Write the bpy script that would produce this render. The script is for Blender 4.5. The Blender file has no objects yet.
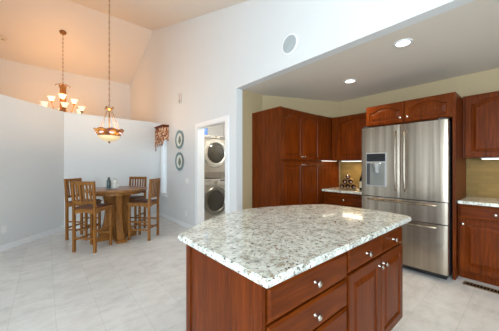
import bpy, bmesh, math, random
from mathutils import Vector, Matrix
random.seed(7)
S = bpy.context.scene
COL = S.collection
PI = math.pi

# ------------------------------------------------------------------ camera
cam = bpy.data.cameras.new('camera'); cam.sensor_width = 36; cam.lens = 36*240/499
camo = bpy.data.objects.new('camera', cam); COL.objects.link(camo)
camo.location = (0, 0, 1.33); camo.rotation_euler = (PI/2, 0, math.radians(49.6-90))
cam.clip_start = .02; S.camera = camo
# ------------------------------------------------------------------ world
w = bpy.data.worlds.new('world'); S.world = w; w.use_nodes = True
bg = w.node_tree.nodes['Background']; bg.inputs[0].default_value = (.74, .88, 1, 1); bg.inputs[1].default_value = 3.0
# ------------------------------------------------------------------ lights
def area(name, loc, rot, sx, sy, e, col):
    l = bpy.data.lights.new(name, 'AREA'); l.shape = 'RECTANGLE'; l.size = sx; l.size_y = sy; l.energy = e; l.color = col
    o = bpy.data.objects.new(name, l); o.location = loc; o.rotation_euler = rot; COL.objects.link(o); return o
def point(name, loc, e, col, r=.05):
    l = bpy.data.lights.new(name, 'POINT'); l.energy = e; l.color = col; l.shadow_soft_size = r
    o = bpy.data.objects.new(name, l); o.location = loc; COL.objects.link(o); return o
area('daylight_patio_side', (-1.3, -3.9, 1.3), (PI/2, 0, 0), 3.2, 2.1, 68, (.77, .90, 1))
area('daylight_window_side', (-3.85, -1.7, 1.35), (PI/2, 0, -PI/2), 3.7, 2.0, 370, (.77, .90, 1))
# ------------------------------------------------------------------ exposure
S.view_settings.view_transform = 'Standard'; S.view_settings.look = 'None'
S.view_settings.gamma = 1; S.view_settings.exposure = 0.0; S.view_settings.use_curve_mapping = False

# ================================================================== materials
def srgb(r, g, b):
    f = lambda c: (c/255/12.92) if c/255 <= .04045 else ((c/255+.055)/1.055)**2.4
    return (f(r), f(g), f(b), 1)
class Mat:
    def __init__(s, name):
        s.m = bpy.data.materials.new(name); s.m.use_nodes = True
        s.t = s.m.node_tree; s.b = s.t.nodes['Principled BSDF']
    def n(s, k, **kw):
        nd = s.t.nodes.new(k)
        for a, v in kw.items(): setattr(nd, a, v)
        return nd
    def l(s, a, b): s.t.links.new(a, b)
    def set(s, **kw):
        for a, v in kw.items(): s.b.inputs[a.replace('_', ' ')].default_value = v
        return s
    def coords(s, scale=(1, 1, 1), kind='Object', loc=(0, 0, 0)):
        c = s.n('ShaderNodeTexCoord'); mp = s.n('ShaderNodeMapping'); mp.inputs['Scale'].default_value = scale
        mp.inputs['Location'].default_value = loc
        s.l(c.outputs[kind], mp.inputs[0]); return mp.outputs[0]
    def noise(s, vec, sc, det=4, rough=.6):
        n = s.n('ShaderNodeTexNoise'); n.inputs['Scale'].default_value = sc; n.inputs['Detail'].default_value = det
        n.inputs['Roughness'].default_value = rough; s.l(vec, n.inputs['Vector']); return n.outputs['Fac']
    def ramp(s, fac, stops):
        r = s.n('ShaderNodeValToRGB'); e = r.color_ramp.elements
        while len(e) < len(stops): e.new(.5)
        for i, (p, c) in enumerate(stops): e[i].position = p; e[i].color = c
        s.l(fac, r.inputs[0]); return r.outputs[0]
    def mix(s, fac, a, b, mode='MIX'):
        m = s.n('ShaderNodeMix', data_type='RGBA', blend_type=mode)
        for sock, v in ((m.inputs[0], fac), (m.inputs[6], a), (m.inputs[7], b)):
            if isinstance(v, (tuple, float, int)): sock.default_value = v
            else: s.l(v, sock)
        return m.outputs[2]
    def bump(s, h, st, d=.01):
        b = s.n('ShaderNodeBump'); b.inputs['Strength'].default_value = st; b.inputs['Distance'].default_value = d
        s.l(h, b.inputs['Height']); s.l(b.outputs[0], s.b.inputs['Normal'])
def plain(name, c, rough=.5, metal=0, var=.06, sc=8, **kw):
    m = Mat(name); v = m.coords(); f = m.noise(v, sc, 3)
    lo = tuple(x*(1-var) for x in c[:3])+(1,); hi = tuple(min(1, x*(1+var)) for x in c[:3])+(1,)
    m.l(m.ramp(f, [(.3, lo), (.7, hi)]), m.b.inputs['Base Color']); m.set(Roughness=rough, Metallic=metal, **kw); return m.m
def paint(name, c, bump=.15):
    m = Mat(name); v = m.coords(); f = m.noise(v, 1.2, 3)
    lo = tuple(x*.98 for x in c[:3])+(1,)
    m.l(m.ramp(f, [(.3, lo), (.7, c)]), m.b.inputs['Base Color']); m.set(Roughness=.65)
    m.bump(m.noise(v, 90, 2), bump, .002); return m.m
def wood(name, dark, mid, light, scale, rough=.3, coat=.3, wave=3.0):
    m = Mat(name); v = m.coords(scale)
    a = m.noise(v, 3, 6, .65); b = m.noise(m.coords(tuple(k*.18 for k in scale)), 5, 2)
    c1 = m.ramp(a, [(.25, dark), (.5, mid), (.8, light)])
    c2 = m.ramp(b, [(.3, (.72, .72, .72, 1)), (.7, (1.12, 1.12, 1.12, 1))])
    m.l(m.mix(1.0, c1, c2, 'MULTIPLY'), m.b.inputs['Base Color'])
    m.set(Roughness=rough, Coat_Weight=coat, Coat_Roughness=.18, Specular_IOR_Level=.12); m.bump(a, .06, .002); return m.m
def emis(name, c, st, base=(.9, .9, .9, 1)):
    m = Mat(name); m.set(Base_Color=base, Emission_Color=c, Emission_Strength=st, Roughness=.4); return m.m

WALL = paint('wall_paint', srgb(226, 228, 228))
WALLK = paint('kitchen_wall_paint', srgb(176, 156, 120))
CEIL = paint('ceiling_paint', srgb(233, 226, 216))
CEILK = paint('kitchen_ceiling_paint', srgb(226, 216, 202))
TRIM = plain('white_trim', srgb(240, 242, 243), .35, var=.01)
CH = (srgb(72, 27, 3), srgb(100, 42, 6), srgb(128, 60, 12))
CHERRY = wood('cherry_wood', *CH, (14, 14, 1.2), .34, .03)
CHERRYH = wood('cherry_wood_level_grain', *CH, (1.2, 14, 14), .34, .03)
CHGAP = plain('cabinet_shadow_gap_wood', srgb(40, 14, 9), .5)
OAK = wood('oak_wood', srgb(100, 62, 26), srgb(144, 94, 44), srgb(174, 122, 64), (22, 22, 2.0), .4, .15)
OAKH = wood('oak_wood_level_grain', srgb(106, 66, 30), srgb(148, 100, 54), srgb(178, 128, 74), (3, 22, 22), .3, .3)
SEAT = plain('brown_seat', srgb(92, 52, 34), .45)
NICKEL = plain('satin_nickel', srgb(205, 200, 190), .22, 1)
BRONZE = plain('aged_bronze', srgb(150, 108, 62), .4, .7)
BLACK = plain('black_plastic', srgb(22, 23, 26), .25)
DKGREY = plain('dark_grey_plastic', srgb(58, 58, 60), .4)
GREY = plain('grey_plastic', srgb(150, 152, 152), .35)
DARKM = plain('graphite_metal', srgb(150, 145, 138), .35, .7)

m = Mat('stainless_steel'); v = m.coords((6, 6, .1)); f = m.noise(v, 2, 2)
m.l(m.ramp(f, [(.3, srgb(138, 126, 112)), (.7, srgb(196, 184, 168))]), m.b.inputs['Base Color'])
m.set(Metallic=1.0, Roughness=.27, Anisotropic=.5); 
bv = m.noise(m.coords((5, 5, .15)), 2, 2); m.bump(bv, .18, .02); STEEL = m.m
WASH = plain('washer_champagne_enamel', srgb(176, 172, 164), .3, .55)
m = Mat('granite'); v = m.coords((1, 1, 1))
f1 = m.noise(v, 20, 8, .8); f2 = m.noise(m.coords((1, 1, 1), loc=(3, 5, 1)), 50, 5, .7); f3 = m.noise(m.coords((1, 1, 1), loc=(9, 1, 4)), 44, 7, .8)
base = m.ramp(f1, [(.36, srgb(156, 156, 148)), (.46, srgb(210, 214, 205)), (.56, srgb(238, 242, 235))])
spk = m.ramp(f2, [(.395, (1, 1, 1, 1)), (.425, (0, 0, 0, 1))])
spk2 = m.ramp(f3, [(.44, (1, 1, 1, 1)), (.465, (0, 0, 0, 1))])
spk2 = m.mix(m.ramp(m.noise(m.coords((1, 1, 1), loc=(2, 7, 3)), 9, 3), [(.42, (0, 0, 0, 1)), (.56, (1, 1, 1, 1))]), (0, 0, 0, 1), spk2)
c = m.mix(spk2, base, srgb(158, 138, 112)); c = m.mix(spk, c, srgb(74, 56, 48))
m.l(c, m.b.inputs['Base Color']); m.set(Roughness=.09, Coat_Weight=.2); GRAN = m.m
m = Mat('floor_tile'); v = m.coords((1, 1, 1), loc=(-.68+.305*20, -.70+.305*20, 0))
br = m.n('ShaderNodeTexBrick'); br.offset = 0; br.squash = 1
for k, val in (('Scale', 1), ('Brick Width', .305), ('Row Height', .305), ('Mortar Size', .003), ('Mortar Smooth', .3), ('Bias', 0)): br.inputs[k].default_value = val
br.inputs['Color1'].default_value = (.93, .93, .93, 1); br.inputs['Color2'].default_value = (1, 1, 1, 1); br.inputs['Mortar'].default_value = (.84, .84, .83, 1)
m.l(v, br.inputs['Vector'])
ma = m.noise(m.coords((1, 1.6, 1)), 5, 8, .7)
mc = m.ramp(ma, [(.3, srgb(206, 207, 206)), (.5, srgb(224, 225, 224)), (.72, srgb(234, 236, 236))])
m.l(m.mix(1.0, mc, br.outputs['Color'], 'MULTIPLY'), m.b.inputs['Base Color']); m.set(Roughness=.22)
m.bump(br.outputs['Fac'], -.2, .003); TILE = m.m
m = Mat('backsplash_tile'); v = m.coords((1, 1, 1))
sw = m.n('ShaderNodeMapping'); sw.inputs['Rotation'].default_value = (PI/2, 0, PI/2); m.l(v, sw.inputs[0])
cx = m.n('ShaderNodeSeparateXYZ'); m.l(v, cx.inputs[0]); cb = m.n('ShaderNodeCombineXYZ'); m.l(cx.outputs[1], cb.inputs[0]); m.l(cx.outputs[2], cb.inputs[1])
br = m.n('ShaderNodeTexBrick'); br.offset = .5
for k, val in (('Scale', 1), ('Brick Width', .15), ('Row Height', .05), ('Mortar Size', .0015)): br.inputs[k].default_value = val
br.inputs['Color1'].default_value = srgb(124, 100, 56); br.inputs['Color2'].default_value = srgb(136, 110, 62); br.inputs['Mortar'].default_value = srgb(116, 94, 56)
m.l(cb.outputs[0], br.inputs['Vector']); m.l(br.outputs['Color'], m.b.inputs['Base Color']); m.set(Roughness=.55, Specular_IOR_Level=.2); SPLASH = m.m
m = Mat('tiffany_glass'); v = m.coords((1, 1, 1)); vo = m.n('ShaderNodeTexVoronoi'); vo.inputs['Scale'].default_value = 14; m.l(v, vo.inputs['Vector'])
cc = m.ramp(vo.outputs['Color'], [(.15, srgb(96, 62, 40)), (.4, srgb(140, 104, 54)), (.6, srgb(180, 146, 76)), (.85, srgb(112, 66, 74))])
m.l(cc, m.b.inputs['Base Color']); m.l(cc, m.b.inputs['Emission Color']); m.set(Emission_Strength=.25, Roughness=.3); TIFF = m.m
m = Mat('valance_fabric'); v = m.coords((1, 1, 1)); f = m.noise(v, 26, 4)
m.l(m.ramp(f, [(.40, srgb(110, 46, 30)), (.50, srgb(176, 104, 70)), (.58, srgb(222, 200, 164))]), m.b.inputs['Base Color']); m.set(Roughness=.9); VAL = m.m
AMBER = emis('amber_cream_glass', (1, .74, .36, 1), .45, (.85, .68, .42, 1))
PETAL = emis('pink_white_glass', (1, .72, .78, 1), .55, (.9, .75, .8, 1))
SHADE = emis('glowing_frosted_shade', (1, .80, .50, 1), .9)
LAMP = emis('downlight_lens', (1, .93, .8, 1), 6)
STRIP = emis('cabinet_light_lens', (1, .88, .66, 1), 4)
GLASSD = plain('dark_washer_glass', srgb(70, 68, 62), .12, .3)
BLINDS = emis('sunlit_blind_fabric', (.86, .94, 1, 1), .25, (.85, .9, .92, 1))
PLATE = plain('porcelain', srgb(226, 226, 218), .25)
PLBLUE = plain('blue_green_glaze', srgb(112, 142, 144), .3, var=.3, sc=30)
BOTTLE = plain('dark_bottle_glass', srgb(18, 16, 16), .1)
LABEL = plain('cream_paper_label', srgb(222, 214, 190), .6)
FOIL = plain('dark_red_foil', srgb(92, 58, 44), .3, .6)
BLUE = plain('blue_plastic', srgb(70, 120, 200), .35)
CLEAR = Mat('clear_glass').set(Base_Color=(.9, .95, .95, 1), Roughness=.05, Transmission_Weight=.8).m
TEAL = plain('dark_teal_glass', srgb(70, 92, 96), .2)
IVORY = plain('switch_plastic', srgb(236, 236, 232), .4)

# ================================================================== mesh helpers
class MB:
    def __init__(s): s.bm = bmesh.new()
    def add(s, tb, M=None):
        if M is not None: tb.transform(M)
        me = bpy.data.meshes.new('t'); tb.to_mesh(me); tb.free(); s.bm.from_mesh(me); bpy.data.meshes.remove(me); return s
    def box(s, x0, x1, y0, y1, z0, z1, bev=0, M=None, seg=2):
        t = bmesh.new(); bmesh.ops.create_cube(t, size=1)
        for v in t.verts: v.co = Vector(((x0+x1)/2+v.co.x*(x1-x0), (y0+y1)/2+v.co.y*(y1-y0), (z0+z1)/2+v.co.z*(z1-z0)))
        if bev: bmesh.ops.bevel(t, geom=t.edges[:], offset=bev, segments=seg, affect='EDGES', profile=.5)
        return s.add(t, M)
    def lathe(s, prof, seg=24, M=None, cap=False):
        t = bmesh.new(); rings = []
        for r, z in prof:
            if r < 1e-5: rings.append([t.verts.new((0, 0, z))])
            else: rings.append([t.verts.new((r*math.cos(2*PI*i/seg), r*math.sin(2*PI*i/seg), z)) for i in range(seg)])
        for a, b in zip(rings, rings[1:]):
            for i in range(seg):
                j = (i+1) % seg
                if len(a) == 1 and len(b) == 1: continue
                if len(a) == 1: t.faces.new((a[0], b[i], b[j]))
                elif len(b) == 1: t.faces.new((a[i], a[j], b[0]))
                else: t.faces.new((a[i], a[j], b[j], b[i]))
        if cap:
            for r in (rings[0], rings[-1]):
                if len(r) > 2: t.faces.new(r)
        bmesh.ops.recalc_face_normals(t, faces=t.faces[:])
        return s.add(t, M)
    def tube(s, pts, r, seg=8, M=None):
        pts = [Vector(p) for p in pts]; t = bmesh.new(); rings = []; n = len(pts)
        rr = r if isinstance(r, (list, tuple)) else [r]*n
        up = None
        for i, p in enumerate(pts):
            d = (pts[min(i+1, n-1)]-pts[max(i-1, 0)]).normalized()
            if up is None: up = d.orthogonal().normalized()
            up = (up-d*up.dot(d)).normalized(); sd = d.cross(up)
            rings.append([t.verts.new(p+(up*math.cos(2*PI*k/seg)+sd*math.sin(2*PI*k/seg))*rr[i]) for k in range(seg)])
        for a, b in zip(rings, rings[1:]):
            for k in range(seg): t.faces.new((a[k], a[(k+1) % seg], b[(k+1) % seg], b[k]))
        t.faces.new(rings[0]); t.faces.new(rings[-1]); bmesh.ops.recalc_face_normals(t, faces=t.faces[:])
        return s.add(t, M)
    def prism(s, poly, h0, h1, axis='z', bev=0, M=None):
        t = bmesh.new()
        f = {'z': lambda a, b, h: (a, b, h), 'x': lambda a, b, h: (h, a, b), 'y': lambda a, b, h: (a, h, b)}[axis]
        lo = [t.verts.new(f(a, b, h0)) for a, b in poly]; hi = [t.verts.new(f(a, b, h1)) for a, b in poly]
        t.faces.new(lo); t.faces.new(hi); n = len(poly)
        for i in range(n): t.faces.new((lo[i], lo[(i+1) % n], hi[(i+1) % n], hi[i]))
        bmesh.ops.recalc_face_normals(t, faces=t.faces[:])
        if bev: bmesh.ops.bevel(t, geom=[e for e in t.edges if abs((e.verts[0].co-e.verts[1].co)['xyz'.index(axis)]) < 1e-6], offset=bev, segments=3, affect='EDGES')
        return s.add(t, M)
    def loops(s, loops, M=None):           # stacked closed loops, last one filled
        t = bmesh.new(); L = [[t.verts.new(p) for p in lp] for lp in loops]; n = len(L[0])
        for a, b in zip(L, L[1:]):
            for i in range(n): t.faces.new((a[i], a[(i+1) % n], b[(i+1) % n], b[i]))
        t.faces.new(L[0]); t.faces.new(L[-1]); bmesh.ops.recalc_face_normals(t, faces=t.faces[:])
        return s.add(t, M)
    def build(s, name, mat, parent=None, smooth=False, loc=None, rz=None):
        me = bpy.data.meshes.new(name); s.bm.to_mesh(me); s.bm.free(); me.materials.append(mat)
        if smooth:
            for p in me.polygons: p.use_smooth = True
            me.set_sharp_from_angle(angle=math.radians(35))
        o = bpy.data.objects.new(name, me); COL.objects.link(o)
        if parent: o.parent = parent
        if loc is not None: o.location = loc
        if rz is not None: o.rotation_euler.z = rz
        return o
def tag(o, label=None, cat=None, group=None, kind=None):
    if label: o['label'] = label
    if cat: o['category'] = cat
    if group: o['group'] = group
    if kind: o['kind'] = kind
    return o
def struct(o, label=None): 
    o['kind'] = 'structure'
    if label: o['label'] = label; o['category'] = o.name.split('_')[0].split('.')[0]
    return o
def thing(name, label, cat, loc=(0, 0, 0), rz=0, group=None):
    o = bpy.data.objects.new(name, None); COL.objects.link(o); o.location = loc; o.rotation_euler = (0, 0, rz); o.empty_display_size = .1
    return tag(o, label, cat, group)
def copy_tree(o, parent=None):
    c = o.copy(); COL.objects.link(c); c.parent = parent
    for ch in list(o.children): copy_tree(ch, c)
    return c
T = Matrix.Translation
def R(a, ax): return Matrix.Rotation(a, 4, ax)

# ================================================================== structure
RY, RZ = 6.88, 5.11
def roof(y): return RZ-.32*(RY-y) if y < RY else RZ-.40*(y-RY)
YF, ZF = 1.5, roof(1.5)
def roofz(y): return ZF if y < YF else roof(y)
def wallprof(y0, y1, z0):
    ys = [y0]+[k for k in (YF, RY) if y0 < k < y1]+[y1]
    return [(y0, z0), (y1, z0)]+[(y, roofz(y)) for y in reversed(ys)]
fl = MB().prism([(-3.7, -4), (4.43, -4), (4.43, 9.32), (-3.7, 9.32)], -.08, 0).build('floor', TILE)
struct(fl, 'pale grey and cream stone tile floor')
# right wall: laundry doorway, window, wide kitchen opening
wr = MB()
for y0, y1, z0 in ((-4, 3.02, 2.55), (3.02, 3.31, 0), (3.31, 4.27, 2.085), (4.27, 5.87, 0), (5.87, 6.24, 2.25), (6.24, 9.2, 0)):
    wr.prism(wallprof(y0, y1, z0), 2.3, 2.42, 'x')
wr.box(2.3, 2.42, 5.87, 6.24, 0, .58)
struct(wr.build('wall_right', WALL), 'tall pale wall with doorway and plates')
struct(MB().box(-3.7, 2.3, 9.2, 9.32, 0, 4.19).build('wall_far', WALL), 'wall beyond the half wall under the vault')
# half wall (angled left run + cross run) with flat top
A_ = Vector((.295, 6.25)); d = Vector((1, 1.128)).normalized(); nrm = Vector((-d.y, d.x))
B_ = A_-d*5.2; th = .13
poly = [tuple(B_), tuple(A_), (2.3, 6.30), (2.3, 6.43), (.295-.03, 6.25+.145), tuple(B_+nrm*th)]
struct(MB().prism(poly, 0, 2.437, 'z').build('wall_left', WALL), 'partial height wall that stops short of the vault')
# ceilings
ce = MB().prism([(-4, ZF), (YF, ZF), (RY, RZ), (9.32, roof(9.32)), (9.32, roof(9.32)+.12), (RY, RZ+.12), (YF, ZF+.12), (-4, ZF+.12)], -3.7, 2.42, 'x')
struct(ce.build('ceiling', CEIL), 'high vaulted ceiling')
struct(MB().box(2.42, 4.43, -4, 3.02, 2.55, 2.65).build('ceiling_kitchen', CEILK), 'flat kitchen ceiling')
struct(MB().box(4.31, 4.43, -4, 3.14, 0, 2.55).build('wall_kitchen', WALLK), 'kitchen wall behind the refrigerator')
struct(MB().box(2.42, 4.31, 3.02, 3.14, 0, 2.55).build('wall_pantry', WALLK), 'kitchen wall behind the pantry cabinet')
# laundry room shell
lr = MB().box(2.42, 4.0, 5.75, 5.85, 0, 2.55).box(3.9, 4.0, 3.14, 5.75, 0, 2.55)
struct(lr.build('wall_laundry', WALL), 'laundry closet walls')
struct(MB().box(2.42, 4.0, 3.14, 5.85, 2.55, 2.62).build('ceiling_laundry', CEILK))
# side of the room behind the camera: wall with tall windows
ww = MB(); 
ww.box(-3.7, -3.58, -4, 9.32, 2.3, 5.2)
for a, b in ((-4, -3.5), (-1.9, -1.5), (.1, 9.32)): ww.box(-3.7, -3.58, a, b, 0, 2.3)
for a, b in ((-3.5, -1.9), (-1.5, .1)): ww.box(-3.7, -3.58, a, b, 0, .35)
struct(ww.build('wall_rear', WALL), 'window wall on the camera side')
ws = MB().box(-3.7, -3.0, -4.1, -4, 0, 3.5).box(.4, 4.43, -4.1, -4, 0, 2.55).box(-3.0, .4, -4.1, -4, 2.4, 3.5).box(.4, 2.42, -4.1, -4, 2.55, 3.5)
struct(ws.build('wall_patio', WALL), 'wall around the wide patio opening')
# backsplash strips
struct(MB().box(4.298, 4.309, -2.74, .566, .92, 1.425).box(4.298, 4.309, 1.572, 2.372, .92, 1.425).build('trim_1', SPLASH), 'tan tile backsplash')
# baseboards
bb = MB()
nn = Vector((d.y, -d.x))
p0, p1 = B_, A_
bb.prism([tuple(p0), tuple(p1), tuple(p1+nn*.014+Vector((.004, 0))), tuple(p0+nn*.014)], 0, .095)
struct(bb.build('baseboard_left', TRIM))
struct(MB().prism([(.30, 6.25), (2.286, 6.30), (2.286, 6.286), (.30, 6.236)], 0, .095).build('baseboard_far', TRIM))
struct(MB().box(2.286, 2.2995, 4.37, 6.28, 0, .095, .003).box(2.286, 2.2995, 3.03, 3.21, 0, .095, .003).build('baseboard_right', TRIM))
# door casing
dc = MB()
for x0, x1 in ((2.282, 2.2995), (2.4205, 2.438)):
    dc.box(x0, x1, 4.27, 4.365, 0, 2.085, .004).box(x0, x1, 3.21, 3.31, 0, 2.085, .004).box(x0, x1, 3.21, 4.365, 2.085, 2.16, .004)
dc.box(2.290, 2.43, 4.255, 4.2695, 0, 2.07).box(2.290, 2.43, 3.3105, 3.325, 0, 2.07).box(2.290, 2.43, 3.3105, 4.2695, 2.07, 2.0845)
struct(dc.build('door_1', TRIM), 'white cased opening to the laundry closet')
# window
wf = struct(MB().box(2.29, 2.42, 5.8705, 5.9, .5805, 2.2495).box(2.29, 2.42, 6.21, 6.2395, .5805, 2.2495).box(2.29, 2.42, 5.9, 6.21, .5805, .62).box(2.29, 2.42, 5.9, 6.21, 2.21, 2.2495)
    .box(2.37, 2.4, 5.9, 6.21, 1.38, 1.42).box(2.27, 2.2995, 5.84, 6.27, .55, .58).build('window_1', TRIM), 'narrow window beside the half wall')
bl = MB()
for i in range(38): bl.box(-.016, .016, 5.902, 6.208, -.0015, .0015, M=T((2.345, 0, .64+i*.0415)) @ R(.95, 'Y'))
bl.build('window_blind', BLINDS, wf)
MB().box(2.395, 2.399, 5.9, 6.21, .62, 2.21).build('window_pane', CLEAR, wf)
# corner soffit above the pantry
struct(MB().prism([(2.86, 3.019), (4.309, 3.019), (4.309, 2.38)], 2.245, 2.549, 'z').build('trim_2', WALLK), 'boxed corner above the wall cabinets')

# ================================================================== cabinets
def rect_loop(x0, x1, z0, z1, y, arch=0, K=24, shoulder=.14, apow=.6):
    pts = [(x0, y, z0), (x1, y, z0)]
    for i in range(K+1):
        t = i/K; x = x1+(x0-x1)*t
        u = (t-shoulder)/(1-2*shoulder)
        z = z1-arch+(arch*math.sin(PI*u)**apow if 0 < u < 1 else 0) if arch else z1
        pts.append((x, y, z))
    return pts
def panel_door(w, h, arch=0, st=.055, mat=None, t=.02):
    """raised panel door, front at y=-t, back y=0, from x 0..w, z 0..h"""
    L = [rect_loop(0, w, 0, h, 0), rect_loop(0, w, 0, h, -t+.004), rect_loop(.004, w-.004, .004, h-.004, -t),
         rect_loop(st, w-st, st, h-st, -t, arch), rect_loop(st+.006, w-st-.006, st+.006, h-st-.006, -t+.011, arch),
         rect_loop(st+.014, w-st-.014, st+.014, h-st-.014, -t+.011, arch),
         rect_loop(st+.045, w-st-.045, st+.045, h-st-.045, -t+.002, arch)]
    return MB().loops(L)
def slab_front(w, h, t=.02):
    L = [rect_loop(0, w, 0, h, 0), rect_loop(0, w, 0, h, -t+.008), rect_loop(.012, w-.012, .012, h-.012, -t)]
    return MB().loops(L)
def knob(parent, x, z, y=-.02):
    M = T((x, y, z)) @ R(PI/2, 'X')
    return MB().lathe([(0, 0), (.009, 0), (.006, .004), (.005, .014), (.010, .018), (.0155, .023), (.0155, .028), (.010, .033), (0, .0345)], 16, M).build('knob', NICKEL, parent, True)
def cab_door(parent, x0, x1, z0, z1, kx, kz, arch=0, st=.055):
    dd = panel_door(x1-x0, z1-z0, arch, st).build('door', CHERRY, parent, loc=(x0, 0, z0))
    knob(dd, kx-x0, kz-z0); return dd
def cab_drawer(parent, x0, x1, z0, z1):
    dd = slab_front(x1-x0, z1-z0).build('drawer', CHERRYH, parent, loc=(x0, 0, z0))
    knob(dd, (x1-x0)/2, (z1-z0)/2); return dd
RFR = -PI/2

# pantry (front faces -y)
t = thing('pantry_cabinet', 'tall cherry pantry cabinet with arched doors left of the counter', 'cabinet', (2.624, 2.393, 0))
MB().box(0, 1.0, .0, .622, .10, 2.20).box(.0, 1.0, .07, .622, 0, .10).box(-.006, .022, -.014, .0, .1, 2.20, .002).build('cabinet_body', CHERRY, t)
cab_door(t, .028, .515, 1.425, 2.185, .49, 1.47, .06)
cab_door(t, .523, .992, 1.425, 2.185, .548, 1.47, .06)
cab_door(t, .028, .515, .12, 1.385, .49, 1.34)
cab_door(t, .523, .992, .12, 1.385, .548, 1.34)
# corner panel cabinet
t = tag(MB().box(0, .68, 0, .60, 1.415, 2.21).box(.015, .345, -.012, 0, 1.43, 2.195, .004).build('corner_cabinet', CHERRY, loc=(3.626, 2.40, 0)), 'plain-fronted cherry wall cabinet filling the corner beside the pantry', 'cabinet')
tag(MB().box(3.626, 4.296, 2.395, 2.42, 0, 1.414, .002).build('filler_panel', CHERRY), 'lit cherry wood panel between pantry and counter, under the corner cabinet', 'panel')
# wall cabinet left of refrigerator
t = thing('wall_cabinet', 'cherry wall cabinet with arched door above the wine rack', 'cabinet', (4.0, 2.375, 0), RFR)
MB().box(0, .79, 0, .305, 1.42, 2.20).build('cabinet_body', CHERRY, t)
cab_door(t, .11, .785, 1.43, 2.185, .74, 1.48, .055)
# over-fridge cabinet
t = thing('refrigerator_cabinet', 'cherry two-door cabinet and side panel above the refrigerator', 'cabinet', (3.62, 1.585, 0), RFR)
MB().box(0, 1.016, 0, .685, 1.895, 2.185).build('cabinet_body', CHERRYH, t)
MB().box(.988, 1.0165, -.004, .685, 0, 1.893, .002).build('side_panel', CHERRY, t)
cab_door(t, .008, .492, 1.905, 2.178, .455, 1.965, .05, .045)
cab_door(t, .500, .984, 1.905, 2.178, .537, 1.965, .05, .045)
# right wall cabinet
t = thing('wall_cabinet', 'dark cherry wall cabinet at the right edge, over the tiled counter', 'cabinet', (4.0, .562, 0), RFR)
MB().box(0, 3.3, 0, .305, 1.425, 2.195).build('cabinet_body', CHERRY, t)
cab_door(t, .025, .53, 1.435, 2.185, .49, 1.48, .05)
for k in range(5): cab_door(t, .54+k*.55, 1.08+k*.55, 1.435, 2.185, .58+k*.55, 1.48, .05)
# right base cabinet
t = thing('base_cabinet', 'cherry base cabinet with drawer over door, right of the refrigerator', 'cabinet', (3.72, .562, 0), RFR)
MB().box(0, 3.3, 0, .585, .10, .884).box(0, 3.3, .07, .585, 0, .10).build('cabinet_body', CHERRY, t)
cab_drawer(t, .012, .612, .725, .865)
cab_door(t, .012, .612, .12, .705, .045, .655)
for k in range(4):
    cab_drawer(t, .63+k*.66, 1.28+k*.66, .725, .865)
    cab_door(t, .63+k*.66, 1.28+k*.66, .12, .705, .67+k*.66, .655)
# left base cabinet
t = thing('base_cabinet', 'short cherry base cabinet between the pantry and the refrigerator', 'cabinet', (3.72, 2.375, 0), RFR)
MB().box(0, .79, 0, .585, .10, .884).box(0, .79, .07, .585, 0, .10).build('cabinet_body', CHERRY, t)
cab_drawer(t, .02, .775, .69, .845)
cab_drawer(t, .02, .775, .42, .675)
cab_drawer(t, .02, .775, .12, .405)
for y0, y1, lab in ((1.588, 2.374, 'speckled granite countertop under the wine rack'), (-2.74, .562, 'speckled granite countertop right of the refrigerator')):
    tag(MB().box(3.675, 4.296, y0, y1, .885, .92, .004).build('countertop', GRAN), lab, 'countertop')
# island
t = thing('kitchen_island', 'large cherry kitchen island cabinet with drawers and doors under the granite top', 'kitchen island', (.64, .685, 0))
ib = MB().prism([(0, 0), (1.535, 0), (1.535, .60), (1.15, .80), (.6, .80), (0, .62)], .10, .884)
ib.prism([(.02, .06), (1.5, .06), (1.5, .57), (1.13, .75), (.6, .75), (.02, .6)], 0, .10)
ib.build('cabinet_body', CHERRY, t)
MB().box(-.008, .014, -.012, .03, .0, .884, .003).build('corner_post', CHERRY, t); MB().box(-.008, .03, .585, .635, .0, .884, .003).build('corner_post', CHERRY, t)
for z0, z1 in ((.705, .848), (.548, .693), (.391, .536), (.13, .379)): cab_drawer(t, .026, .645, z0, z1)
cab_drawer(t, .665, 1.10, .722, .848); cab_drawer(t, 1.11, 1.53, .722, .848)
cab_door(t, .665, 1.10, .12, .708, 1.07, .655); cab_door(t, 1.11, 1.53, .12, .708, 1.14, .655)
top = [(.603, .612), (2.225, .622), (2.255, .65), (2.298, .80), (2.31, 1.04), (2.29, 1.30), (2.245, 1.44), (2.15, 1.50), (1.98, 1.59), (1.81, 1.66), (1.65, 1.71), (1.487, 1.742), (1.33, 1.738), (1.16, 1.70), (1.0, 1.63), (.87, 1.55), (.72, 1.45), (.635, 1.395), (.603, 1.365)]
tag(MB().prism(top, .885, .92, 'z', bev=.006).build('island_countertop', GRAN), 'large curved speckled granite countertop on the island', 'countertop')

# under-cabinet lights
def strip(y0, y1, lab, e):
    tt = thing('cabinet_light', lab, 'light', (4.08, (y0+y1)/2, 1.42), 0, 'lights under the wall cabinets'); h = (y1-y0)/2
    zt = {True: 0.004, False: -.001}[y0 < .6]
    MB().box(-.03, .03, -h, h, -.018+zt, zt, .003).build('housing', TRIM, tt)
    MB().box(-.022, .022, -h+.01, h-.01, -.021+zt, -.0185+zt).build('lens', STRIP, tt)
    l = area('cabinet_lamp', (0, 0, -.025), (0, 0, 0), .04, h*2-.04, e, (1, .80, .5)); l.parent = tt
strip(1.64, 2.22, 'slim light under the wall cabinet above the wine rack', 3.4)
strip(-.35, .40, 'slim light under the wall cabinet right of the refrigerator', 1.0)
tt = thing('cabinet_light', 'added glowing bar under the corner cabinet, standing in for reflected light on the cherry wood', 'light', (3.95, 2.385, 1.42), 0, 'lights under the wall cabinets')  # added bar; its glowing lens stands in for light reflected on the cherry
MB().box(-.27, .20, -.03, .0, -.012, .0).build('housing', TRIM, tt)
MB().box(-.25, .18, -.026, -.004, -.0135, -.0122).build('lens', STRIP, tt)

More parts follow.
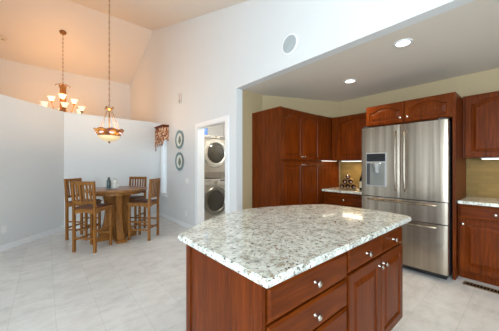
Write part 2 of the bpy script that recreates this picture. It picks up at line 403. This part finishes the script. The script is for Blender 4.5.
# ================================================================== refrigerator
t = thing('refrigerator', 'stainless steel french door refrigerator with water dispenser and two freezer drawers', 'refrigerator', (3.45, 1.575, 0), RFR)
W_, D_ = .966, .84
MB().box(.012, W_-.012, .075, D_, .03, 1.845, .004).build('case', DKGREY, t)
MB().box(.02, W_-.02, .05, .075, .02, .08).build('base_grille', BLACK, t)
def bowed(x0, x1, z0, z1, bow=.006, hole=None):
    N = 14; pr = []
    for i in range(N+1):
        s_ = i/N; x = x0+(x1-x0)*s_; pr.append((x, -bow*(1-(2*s_-1)**2)-(.004 if 0 < s_ < 1 else 0)))
    return MB().prism(pr+[(x1, .07), (x0, .07)], z0, z1, 'z')
XM = .486
for nm, a, b in (('left', .0, XM-.003), ('right', XM+.003, W_)):
    pr = bowed(a, b, .914, 1.855); dd = pr.build('door', STEEL, t, True)
    hx = (b-.038) if nm == 'left' else (a+.058)
    pts = [(hx, -.008, 1.01), (hx, -.045, 1.035)]+[(hx, -.05-.012*math.sin(PI*i/8), 1.04+.70*i/8) for i in range(9)]+[(hx, -.045, 1.745), (hx, -.008, 1.77)]
    MB().tube(pts, .011, 10).build('handle', STEEL, dd, True)
    if nm == 'left':
        MB().box(.068, .332, -.021, -.002, 1.045, 1.505, .006).build('dispenser_frame', GREY, dd)
        MB().box(.078, .322, -.024, -.01, 1.385, 1.49, .003).build('display_panel', BLACK, dd)
        MB().box(.085, .315, -.0225, -.012, 1.06, 1.365, .004).build('dispenser_recess', plain('recess_grey', srgb(118, 120, 116), .35), dd)
        MB().box(.080, .125, -.0235, -.012, 1.065, 1.36, .003).build('recess_edge', DKGREY, dd)
        MB().lathe([(0, 0), (.030, 0), (.030, .06), (.045, .09), (.045, .12), (0, .12)], 16, T((.215, -.03, 1.235))).build('nozzle', GREY, dd, True)
        MB().box(.14, .27, -.05, -.02, 1.345, 1.375, .005).build('spout_hood', NICKEL, dd)
for z0, z1, hz in ((.655, .904, .868), (.085, .645, .615)):
    dd = bowed(0, W_, z0, z1, .008).build('drawer', STEEL, t, True)
    pts = [(.10, -.008, hz), (.11, -.05, hz)]+[(.12+.73*i/8, -.052-.01*math.sin(PI*i/8), hz) for i in range(9)]+[(.86, -.05, hz), (.87, -.008, hz)]
    MB().tube(pts, .012, 10).build('handle', STEEL, dd, True)
for hx in (.02, W_-.09): MB().box(hx, hx+.07, .01, .07, 1.856, 1.878, .004).build('hinge_cover', DKGREY, t)

# ================================================================== wine rack & bottles
BY = 2.045
def bottle(name, label, loc, rot, group=None, lab=False):
    b = thing(name, label, 'bottle', loc, 0, group); b.rotation_euler = rot
    MB().lathe([(0, 0), (.036, 0), (.038, .006), (.038, .185), (.034, .205), (.016, .235), (.0145, .30), (0, .30)], 20).build('glass', BOTTLE, b, True)
    MB().lathe([(0, .304), (.0165, .304), (.0165, .250), (.0155, .249)], 16).build('foil', FOIL, b, True)
    if lab: MB().lathe([(.0386, .05), (.0388, .052), (.0388, .15), (.0386, .152)], 20).build('paper_label', LABEL, b, True)
    return b
rk = MB(); RA = math.radians(27); RC = Vector((3.95, 2.04, 0))
cells = []
for row in range(3):
    for k in range(3-row):
        y = (k-(2-row)/2)*.092; z = .975+row*.082; cells.append((row, k, y, z))
        for x in (-.10, .05):
            rk.tube([(x, y+.043*math.cos(a*PI/8), z+.043*math.sin(a*PI/8)) for a in range(17)], .003, 6)
        rk.tube([(-.10, y, z-.043), (.05, y, z-.043)], .003, 6)
for y in (-.125, .125):
    rk.tube([(-.10, y, .924), (.05, y, .924)], .0035, 6)
    for x in (-.10, .05): rk.tube([(x, y, .924), (x, y*.9, .945)], .0035, 6)
tag(rk.build('wine_rack', BRONZE, None, True, RC, RA), 'small wire pyramid wine rack on the counter by the refrigerator', 'wine rack')
rn = ['bottom', 'middle', 'top']; pos = {3: ['leftmost', 'centre', 'rightmost'], 2: ['left', 'right'], 1: ['single']}
for row, k, y, z in cells:
    kk = (2-row)-k
    lb = 'dark wine bottle lying in the wire rack, %s one of the %s row' % (pos[3-row][kk], rn[row]) if row < 2 else 'dark wine bottle lying alone at the top of the wire rack'
    p = RC+Vector((.13*math.cos(RA)-y*math.sin(RA), .13*math.sin(RA)+y*math.cos(RA), z))
    bottle('wine_bottle', lb, p, (0, -PI/2, RA), 'wine bottles in the rack')
bottle('wine_bottle', 'upright dark bottle with cream label beside the refrigerator', (3.92, 1.785, .921), (0, 0, 0), None, True)

# ================================================================== laundry machines
def machine(name, label, z0, top_panel):
    t = thing(name, label, name.split('_')[-1] if False else name, (2.72, 4.85, z0))
    H_ = 1.02; w_ = .70
    MB().box(0, w_, .02, .76, .012, H_-.004, .01).build('case', WASH, t)
    MB().box(0, w_, 0, .03, .012, .86, .012).build('front_panel', WASH, t)
    if top_panel: MB().box(0, w_, -.002, .02, .02, .16, .006).build('kick_panel', DARKM, t)
    MB().box(0, w_, -.012, .03, .865 if not top_panel else .945, H_-.006, .012).build('control_panel', plain('panel_grey', srgb(190, 188, 182), .3, .4), t)
    M = T((w_/2, 0, .60 if top_panel else .50)) @ R(PI/2, 'X')
    dd = MB().lathe([(.235, .0), (.335, .0), (.335, .02), (.31, .045), (.255, .05), (.235, .03)], 48, M).build('door', plain('door_ring', srgb(205, 204, 198) if top_panel else srgb(120, 118, 110), .25, .6), t, True)
    MB().lathe([(0, -.0+.055), (.10, .052), (.19, .035), (.236, .012)], 40, M).build('door_glass', GLASSD, dd, True)
    MB().box(w_/2+.245, w_/2+.275, -.062, -.04, .45, .63, .006).build('door_handle', GREY, dd)
    kb = MB().lathe([(0, .055), (.036, .053), (.042, .045), (.045, 0)], 28, T((w_/2, -.012, .94 if not top_panel else .98)) @ R(PI/2, 'X') @ Matrix.Scale(.6 if top_panel else 1, 4)).build('dial', NICKEL, t, True)
    MB().box(.06, .22, -.0145, -.011, .96, .99, .001).build('drawer_face', GREY, t)
    MB().box(.47, .64, -.0145, -.011, .96, .99, .001).build('display', BLACK, t)
    return t
machine('washer', 'champagne front-loading washer under the dryer in the closet', 0, False)
machine('dryer', 'silver front-loading dryer stacked on the washer', 1.021, True)
t = thing('detergent_bottle', 'blue detergent bottle standing on top of the dryer', 'bottle', (2.86, 4.98, 2.041))
MB().lathe([(0, 0), (.06, 0), (.065, .01), (.065, .15), (.05, .19), (.025, .21), (.025, .22), (0, .22)], 20).build('body', BLUE, t, True)
MB().lathe([(0, .2205), (.032, .2205), (.030, .262), (0, .262)], 16).build('cap', TRIM, t, True)

# ================================================================== bar table
t = thing('bar_table', 'round oak bar-height table on a flared pedestal', 'table', (1.0, 4.95, 0))
MB().lathe([(0, .868), (.49, .868), (.515, .876), (.52, .89), (.515, .905), (.50, .91), (0, .91)], 56).build('tabletop', OAKH, t, True)
MB().lathe([(.40, .815), (.42, .815), (.42, .8675), (.40, .8675)], 48).build('apron', OAK, t, True)
def fin(top, mid, bot, th):
    pr = []; N = 14
    for i in range(N+1):
        s_ = i/N; z = .05+.80*s_
        wdt = mid+(bot-mid)*(1-s_)**2.6+(top-mid)*s_**3; pr.append((wdt, z))
    return [(x, z) for x, z in pr]+[(-x, z) for x, z in reversed(pr)]
MB().prism(fin(.24, .15, .30, .1), -.05, .05, 'y').build('pedestal', OAK, t)
p2 = MB().prism(fin(.24, .13, .36, .1), -.05, .05, 'x').build('pedestal', OAK, t)
MB().prism([(-.33, -.07), (.33, -.07), (.33, .07), (-.33, .07)], 0, .05, 'z', .006).build('foot', OAK, t)
MB().prism([(-.085, -.41), (.085, -.41), (.085, .41), (-.085, .41)], 0.0005, .052, 'z', .006).build('foot', OAK, t)

# ================================================================== bar stools
def make_stool():
    r = thing('bar_stool', 'x', 'bar stool', (0, 0, 0), 0, 'oak bar stools around the table')
    w_, hb = .375, 1.09; hw = w_/2-.018
    # legs: origin = middle of the back legs, front towards +y
    for sx in (-1, 1):
        x = sx*hw
        lg = MB().prism([(-.02, 0), (.02, 0), (.018, .66), (-.015, hb), (-.045, hb), (-.02, .66)], x-.016, x+.016, 'x')
        lg.build('leg', OAK, r)
        MB().box(x-.017, x+.017, .345, .382, 0, .645, .003).build('leg', OAK, r)
    MB().box(-w_/2-.008, w_/2+.008, .0, .40, .6455, .667, .006).build('seat', OAKH, r)
    MB().box(-w_/2+.02, w_/2-.02, .02, .385, .6675, .690, .009).build('seat_pad', SEAT, r)
    ap = MB()
    for y0, y1 in ((.352, .374), (-.01, .008)):
        N = 10; pr = [(-hw, .6445), (-hw, .575)]+[(-hw+2*hw*i/N, .575+.035*math.sin(PI*i/N)) for i in range(1, N)]+[(hw, .575), (hw, .6445)]
        ap.prism(pr, y0, y1, 'y')
    for x in (-hw, hw):
        N = 10; pr = [(.0, .6445), (.0, .575)]+[(.36*i/N, .575+.035*math.sin(PI*i/N)) for i in range(1, N)]+[(.36, .575), (.36, .6445)]
        ap.prism(pr, x-.009, x+.009, 'x')
    ap.build('apron', OAK, r)
    sh = lambda z: -.045*(z-.66)/(hb-.66)+.008
    tr = lambda z0, z1: MB().prism([(sh(z0)-.014, z0), (sh(z0)+.008, z0), (sh(z1)+.008, z1), (sh(z1)-.014, z1)], -hw, hw, 'x').build('back_rail', OAK, r)
    tr(1.035, 1.088); tr(.745, .785)
    for i in range(5):
        x = (i-2)*.056
        MB().prism([(sh(.785)-.007, .785), (sh(.785)+.004, .785), (sh(1.035)+.004, 1.035), (sh(1.035)-.007, 1.035)], x-.014, x+.014, 'x').build('slat', OAK, r)
    for z, ys in ((.20, 'fbs'), (.34, 's')):
        if 'f' in ys: MB().box(-hw, hw, .355, .375, z-.0, z+.032, .002).build('footrest', OAK, r)
        if 'b' in ys: MB().box(-hw, hw, -.01, .01, z, z+.028, .002).build('stretcher', OAK, r)
        for x in (-hw, hw): MB().box(x-.008, x+.008, .0, .36, z-.03, z-.004, .002).build('stretcher', OAK, r)
    return r
st0 = make_stool()
spots = [((.457, 4.43), -45, 'oak bar stool nearest the camera on the left, its slatted back turned to the kitchen'),
         ((.415, 5.505), -135, 'oak bar stool at the far left of the table, mostly behind the nearer one'),
         ((1.52, 4.51), 45, 'oak bar stool at the right of the table, seen side-on in front'),
         ((1.50, 5.47), 135, 'oak bar stool on the far side of the table, facing the camera')]
for i, ((x, y), a, lb) in enumerate(spots):
    o = st0 if i == 0 else copy_tree(st0)
    o.location = (x, y, 0); o.rotation_euler.z = math.radians(a); o['label'] = lb
# fix facings: local +y must look at the table
# table items
t = thing('condiment_caddy', 'clear caddy tray on the bar table', 'caddy', (.925, 4.93, .911))
MB().box(-.105, .105, -.06, .06, 0, .008, .002).build('tray', CLEAR, t)
MB().tube([(-.098, 0, .008), (-.098, 0, .06), (-.098, 0, .09), (-.096, -.05, .09), (.096, -.05, .09), (.098, 0, .09), (.098, 0, .008)], .003, 6).build('handle', NICKEL, t, True)
def shaker(name, lb, cat, x, y, m1, m2, h=.11):
    s_ = thing(name, lb, cat, (x, y, .9195))
    MB().lathe([(0, 0), (.036, 0), (.038, .006), (.034, h*.7), (.028, h*.75), (0, h*.75)], 18).build('body', m1, s_, True)
    MB().lathe([(0, h*.7505), (.021, h*.7505), (.021, h*.9), (.012, h), (0, h)], 18).build('cap', m2, s_, True)
shaker('pepper_shaker', 'dark teal shaker at the left of the table caddy', 'shaker', .875, 4.95, TEAL, DKGREY, .20)
shaker('salt_shaker', 'white shaker at the right of the table caddy', 'shaker', .965, 4.90, PLATE, NICKEL, .18)
tag(MB().prism([(-.03, 0), (.03, 0), (.025, .15), (-.025, .15)], -.012, .012, 'y').build('napkin_stack', PLATE, None, False, (.925, 4.955, .9195)), 'stack of white napkins in the table caddy', 'napkins')

# ================================================================== chandelier
cxx, cyy = .345, 7.78; cz = roof(cyy)
t = thing('chandelier', 'bronze chandelier with glowing frosted glass shades beyond the half wall', 'chandelier', (cxx, cyy, cz))
MB().lathe([(0, 0), (.075, 0), (.07, -.02), (.03, -.045), (0, -.05)], 24, T((0, 0, -.006)) @ R(-math.atan(.40), 'X')).build('canopy', BRONZE, t, True)
def chain(z0, z1, r=.003):
    b = MB(); n = int((z0-z1)/.05)
    for i in range(n):
        z = z0-(i+.5)*(z0-z1)/n; L = (z0-z1)/n*.62
        pts = [(.011*math.cos(a*PI/6), 0, z+L*math.sin(a*PI/6)) for a in range(13)]
        b.tube(pts, r, 5, R(PI/2*(i % 2), 'Z'))
    return b.tube([(0, 0, z0), (0, 0, z1)], .0025, 5)
zt = 3.42-cz
chain(-.05, zt).build('chain', BRONZE, t, True)
MB().lathe([(0, zt), (.02, zt), (.03, zt-.03), (.015, zt-.06), (.02, zt-.12), (.05, zt-.2), (.055, zt-.32), (.03, zt-.42), (.05, zt-.62), (.09, zt-.70), (.05, zt-.80), (.015, zt-.84), (0, zt-.88)], 20).build('stem', BRONZE, t, True)
for k in range(6):
    a = k*PI/3
    MB().tube([(.05, 0, zt-.66), (.055, 0, zt-.30), (.05, 0, zt-.15), (.06, 0, zt-.06), (.10, 0, zt-.02), (.145, 0, zt-.04), (.15, 0, zt-.07), (.13, 0, zt-.08)], [.014, .016, .014, .012, .009, .008, .006, .004], 6, R(a, 'Z')).build('scroll', BRONZE, t, True)
def arm(a, rr, zc, zb):
    ar = MB().tube([(.04, 0, zb), (rr*.35, 0, zb-.09), (rr*.7, 0, zb-.10), (rr*.95, 0, zc-.09), (rr, 0, zc-.03)], [.012, .011, .010, .009, .009], 8, R(a, 'Z')).lathe([(0, -.03), (.03, -.03), (.045, -.01), (.03, .0), (0, 0)], 16, T((rr*math.cos(a), rr*math.sin(a), zc))).build('arm', BRONZE, t, True)
    sh = MB().lathe([(.028, .0), (.045, .025), (.055, .06), (.068, .095), (.082, .11), (.077, .11), (.062, .092), (.048, .056), (.036, .026), (.0, .008)], 24, T((rr*math.cos(a), rr*math.sin(a), zc+.001))).build('shade', SHADE, ar, True)
    l = point('bulb_light', (rr*math.cos(a), rr*math.sin(a), zc+.16), 6.6, (1, .47, .16), .06); l.parent = t
for k in range(6): arm(k*PI/3-.50, .43, 2.74-cz, zt-.76)
for k in range(3): arm(k*2*PI/3+2.55, .27, 2.97-cz, zt-.62)

# pendant bowl
px_, py_ = .884, 4.96; pz_ = roof(py_)
t = thing('pendant_lamp', 'stained glass bowl pendant hanging over the bar table', 'pendant lamp', (px_, py_, pz_))
MB().lathe([(0, 0), (.07, 0), (.065, -.02), (.02, -.04), (0, -.04)], 24, T((0, 0, -.006)) @ R(math.atan(.32), 'X')).build('canopy', BRONZE, t, True)
zc = 2.38-pz_
chain(-.04, zc, .0025).build('chain', BRONZE, t, True)
MB().lathe([(0, zc), (.015, zc), (.05, zc-.01), (.055, zc-.03), (.03, zc-.045), (.012, zc-.06), (.008, zc-.5), (0, zc-.5)], 16).build('rod', BRONZE, t, True)
for k in range(4):
    a = PI/4+k*PI/2
    MB().tube([(.045*math.cos(a), .045*math.sin(a), zc-.03), (.235*math.cos(a), .235*math.sin(a), 1.985-pz_)], .004, 6, Matrix.Diagonal((.8, .8, 1, 1))).build('rod', BRONZE, t, True)
    MB().tube([(.04, 0, zc-.03), (.07, 0, zc+.01), (.085, 0, zc-.02), (.07, 0, zc-.04)], [.009, .008, .006, .004], 6, R(a, 'Z')).build('scroll', BRONZE, t, True)
# scalloped rim band + bowl
tb = MB(); bm_ = bmesh.new(); N = 72; rings = []
for j in range(5):
    s_ = j/4; ring = []
    for i in range(N):
        a = 2*PI*i/N; sc = abs(math.cos(a*4)); r_ = .175+.058*s_+.010*sc*s_; z = 1.87+.09*s_*(1+.28*sc)
        ring.append(bm_.verts.new((r_*math.cos(a), r_*math.sin(a), z-pz_)))
    rings.append(ring)
for a_, b_ in zip(rings, rings[1:]):
    for i in range(N): bm_.faces.new((a_[i], a_[(i+1) % N], b_[(i+1) % N], b_[i]))
bmesh.ops.solidify(bm_, geom=bm_.faces[:], thickness=.004)
tb.add(bm_); tb.build('rim_band', TIFF, t, True)
DS = Matrix.Diagonal((.815, .815, 1, 1))
for k in range(8):
    a = k*PI/4
    MB().lathe([(0, .007), (.020, .005), (.032, 0), (0, -.001)], 16, R(a, 'Z') @ T((.206, 0, 1.918-pz_)) @ R(PI/2-.57, 'Y') @ Matrix.Diagonal((1, 1.35, 1, 1))).build('petal', PETAL, t, True)
MB().lathe([(.213, .0), (.205, -.03), (.17, -.065), (.11, -.09), (.04, -.10), (0, -.102), (0, -.096), (.11, -.083), (.165, -.06), (.20, -.026), (.208, .0)], 48, T((0, 0, 1.869-pz_)) @ DS).build('bowl', AMBER, t, True)
MB().lathe([(0, .0), (.022, -.002), (.02, -.02), (.008, -.03), (0, -.045)], 16, T((0, 0, 1.766-pz_))).build('finial', BRONZE, t, True)
rg = MB()
rg.tube([(.213*math.cos(i*PI/24), .213*math.sin(i*PI/24), 1.869-pz_) for i in range(49)], .006, 6)
for k in range(8):
    a = k*PI/4+PI/8
    rg.tube([(.216*math.cos(a), .216*math.sin(a), 1.87-pz_), (.284*math.cos(a), .284*math.sin(a), 1.962-pz_)], .006, 6)
rg.tube([((.283+.012*abs(math.cos(4*2*PI*i/72)))*math.cos(2*PI*i/72), (.283+.012*abs(math.cos(4*2*PI*i/72)))*math.sin(2*PI*i/72), 1.96+.0252*abs(math.cos(4*2*PI*i/72))-pz_) for i in range(73)], .006, 6)
rg.bm.transform(Matrix.Diagonal((.815, .815, 1, 1)))
rg.build('leading', BRONZE, t, True)
l = point('bulb_light', (0, 0, 2.02-pz_), 28, (1, .68, .42), .10); l.parent = t

# ================================================================== wall items
t = thing('window_valance', 'carved cornice shelf with reddish tasselled fabric over the narrow window', 'valance', (2.2995, 6.01, 2.26))
MB().box(-.17, 0, -.29, .26, .03, .055, .004).box(-.15, 0, -.27, .24, 0.0, .03, .003).build('cornice', CHERRYH, t)
fab = MB(); n = 11
for k in range(n):
    y = -.25+k*.049; L = .22+.16*abs(math.sin(k*1.1))+(.10 if k in (0, n-1) else 0)
    fab.prism([(y, -.001), (y+.044, -.001), (y+.044, -L+.03), (y+.022, -L), (y, -L+.03)], -.145+.012*(k % 2), -.125+.012*(k % 2), 'x')
    fab.tube([(-.13, y+.022, -L), (-.13, y+.022, -L-.05), (-.13, y+.022, -L-.09)], [.004, .012, .007], 6)
fab.prism([(-.145, -.001), (-.005, -.001), (-.005, -.34), (-.07, -.28), (-.145, -.38)], -.268, -.255, 'y')
fab.build('fabric_swag', VAL, t)
def plate(z, lb):
    t = thing('decorative_plate', lb, 'plate', (2.2985, 5.105, z), 0, 'plates hung on the wall')
    M = R(-PI/2, 'Y')
    MB().lathe([(0, .006), (.14, .006), (.145, .010), (.205, .024), (.205, .019), (.14, .001), (0, .001)], 40, M).build('rim', PLBLUE, t, True)
    MB().lathe([(.0, .0065), (.135, .0065), (.142, .0115), (.150, .0145), (.146, .011), (.13, .0068)], 40, M).build('well', PLATE, t, True)
    mo = MB()
    for k, (yy, zz, r_) in enumerate(((0, .03, .05), (.03, -.03, .045), (-.035, -.02, .04), (.0, -.075, .03))):
        mo.lathe([(0, .009), (r_, .0085), (r_*1.02, .007)], 12, M @ T((zz, yy, 0)))
    mo.build('painted_motif', plain('green_glaze', srgb(96, 116, 96), .3, var=.3, sc=40), t)
plate(1.91, 'round blue-rimmed plate with green painting, upper of the two on the wall')
plate(1.425, 'round blue-rimmed plate with green painting, lower of the two on the wall')
def coverplate(name, lb, cat, loc, rz, w_=.07, h=.115, kind='outlet', mat=None):
    t = thing(name, lb, cat, loc, rz)          # front faces local -y
    MB().box(-w_/2, w_/2, -.007, 0, -h/2, h/2, .002).build('cover', mat or IVORY, t)
    if kind == 'outlet':
        for z in (-.024, .024): MB().box(-.017, .017, -.009, -.0065, z-.015, z+.015, .001).build('socket', TRIM, t)
    elif kind == 'switch':
        for k in range(2): MB().box(-.04+k*.05-.008+.015, -.04+k*.05+.008+.015, -.014, -.0065, -.018, .018, .002).build('toggle', TRIM, t)
    return t
coverplate('light_switch', 'white double light switch below the plates', 'light switch', (2.2995, 4.76, 1.0), RFR, .115, .115, 'switch')
coverplate('electrical_outlet', 'white outlet low on the wall left of the laundry doorway', 'outlet', (2.2995, 4.80, .30), RFR)
ang = math.atan2(1.128, 1)
q = Vector((-.493, 5.362))+nn*.001
coverplate('electrical_outlet', 'white outlet low on the half wall at the left edge', 'outlet', (q.x, q.y, .326), ang, .075, .12)
t = thing('door_chime', 'small pale chime box high on the wall above the plates', 'chime', (2.2995, 5.06, 2.82), RFR)
MB().box(-.045, .045, -.035, 0, -.11, .11, .008).build('cover', paint('chime_beige', srgb(205, 196, 190)), t)
MB().box(-.03, .03, -.037, -.034, -.09, -.03, .001).build('grille', GREY, t)
t = thing('wall_speaker', 'round pale grey speaker grille on the wall above the kitchen opening', 'speaker', (2.2995, 1.935, 2.826))
M = R(-PI/2, 'Y')
MB().lathe([(.105, 0), (.128, 0), (.128, .006), (.115, .012), (.105, .010)], 40, M).build('frame', TRIM, t, True)
MB().lathe([(0, .010), (.06, .0095), (.105, .008)], 40, M).build('grille', plain('speaker_grey', srgb(176, 184, 186), .6), t, True)
t = thing('smoke_detector', 'small round smoke detector on the vault at the left edge', 'smoke detector', (-.80, 8.45, roof(8.45)-.002)); t.rotation_euler = (-math.atan(.40), 0, 0)
MB().lathe([(0, -.045), (.05, -.045), (.075, -.025), (.08, 0), (0, 0)], 24).build('housing', plain('detector_beige', srgb(214, 200, 180), .5), t, True)
MB().lathe([(0, -.048), (.02, -.048), (.022, -.0455)], 16).build('test_button', GREY, t, True)

# recessed downlights
for x, y, lb, e in ((2.713, .829, 'recessed ceiling downlight nearer the camera', 16), (3.351, 1.698, 'recessed ceiling downlight nearer the pantry corner', 16)):
    t = thing('ceiling_downlight', lb, 'downlight', (x, y, 2.5495), 0, 'recessed kitchen downlights')
    MB().lathe([(.060, 0), (.085, 0), (.083, -.006), (.062, -.009)], 32).build('trim_ring', TRIM, t, True)
    MB().lathe([(0, -.004), (.060, -.005)], 32).build('lens', LAMP, t, True)
    l = bpy.data.lights.new('downlight_beam', 'SPOT'); l.energy = e*2.6; l.color = (1, .72, .44); l.spot_size = 2.3; l.spot_blend = .8; l.shadow_soft_size = .05
    o = bpy.data.objects.new('downlight_beam', l); COL.objects.link(o); o.parent = t; o.location = (0, 0, -.02)
# floor register
t = thing('floor_register', 'brown slotted floor register in the tiles before the right base cabinet', 'vent', (3.615, .30, .0005))
MB().box(-.05, .05, -.19, .19, 0, .004, .001).build('backing', BLACK, t)
fr = MB().box(-.055, -.040, -.20, .20, 0, .007, .001).box(.040, .055, -.20, .20, 0, .007, .001).box(-.055, .055, -.20, -.185, 0, .007, .001).box(-.055, .055, .185, .20, 0, .007, .001)
fr.build('frame', plain('register_tan', srgb(140, 122, 94), .4, .5), t)
lv = MB()
for i in range(14): lv.box(-.04, .04, -.18+i*.027, -.172+i*.027, .003, .006)
lv.build('louvre', plain('register_brown', srgb(104, 84, 60), .4, .5), t)
# unseen ceiling light, added to brighten the laundry closet
t = thing('laundry_fill_light', 'unseen dome light added to brighten the laundry closet', 'fill light', (3.0, 4.1, 2.5495))
MB().lathe([(0, -.0), (.14, 0), (.14, -.03), (0, -.03)], 28).build('base', TRIM, t, True)
MB().lathe([(.13, -.031), (.11, -.07), (.06, -.095), (0, -.10)], 28).build('dome', emis('fill_dome_glass', (1, .93, .82, 1), 1.5), t, True)
l = point('laundry_fill_lamp', (0, 0, -.16), 42, (1, .94, .86), .1); l.parent = t
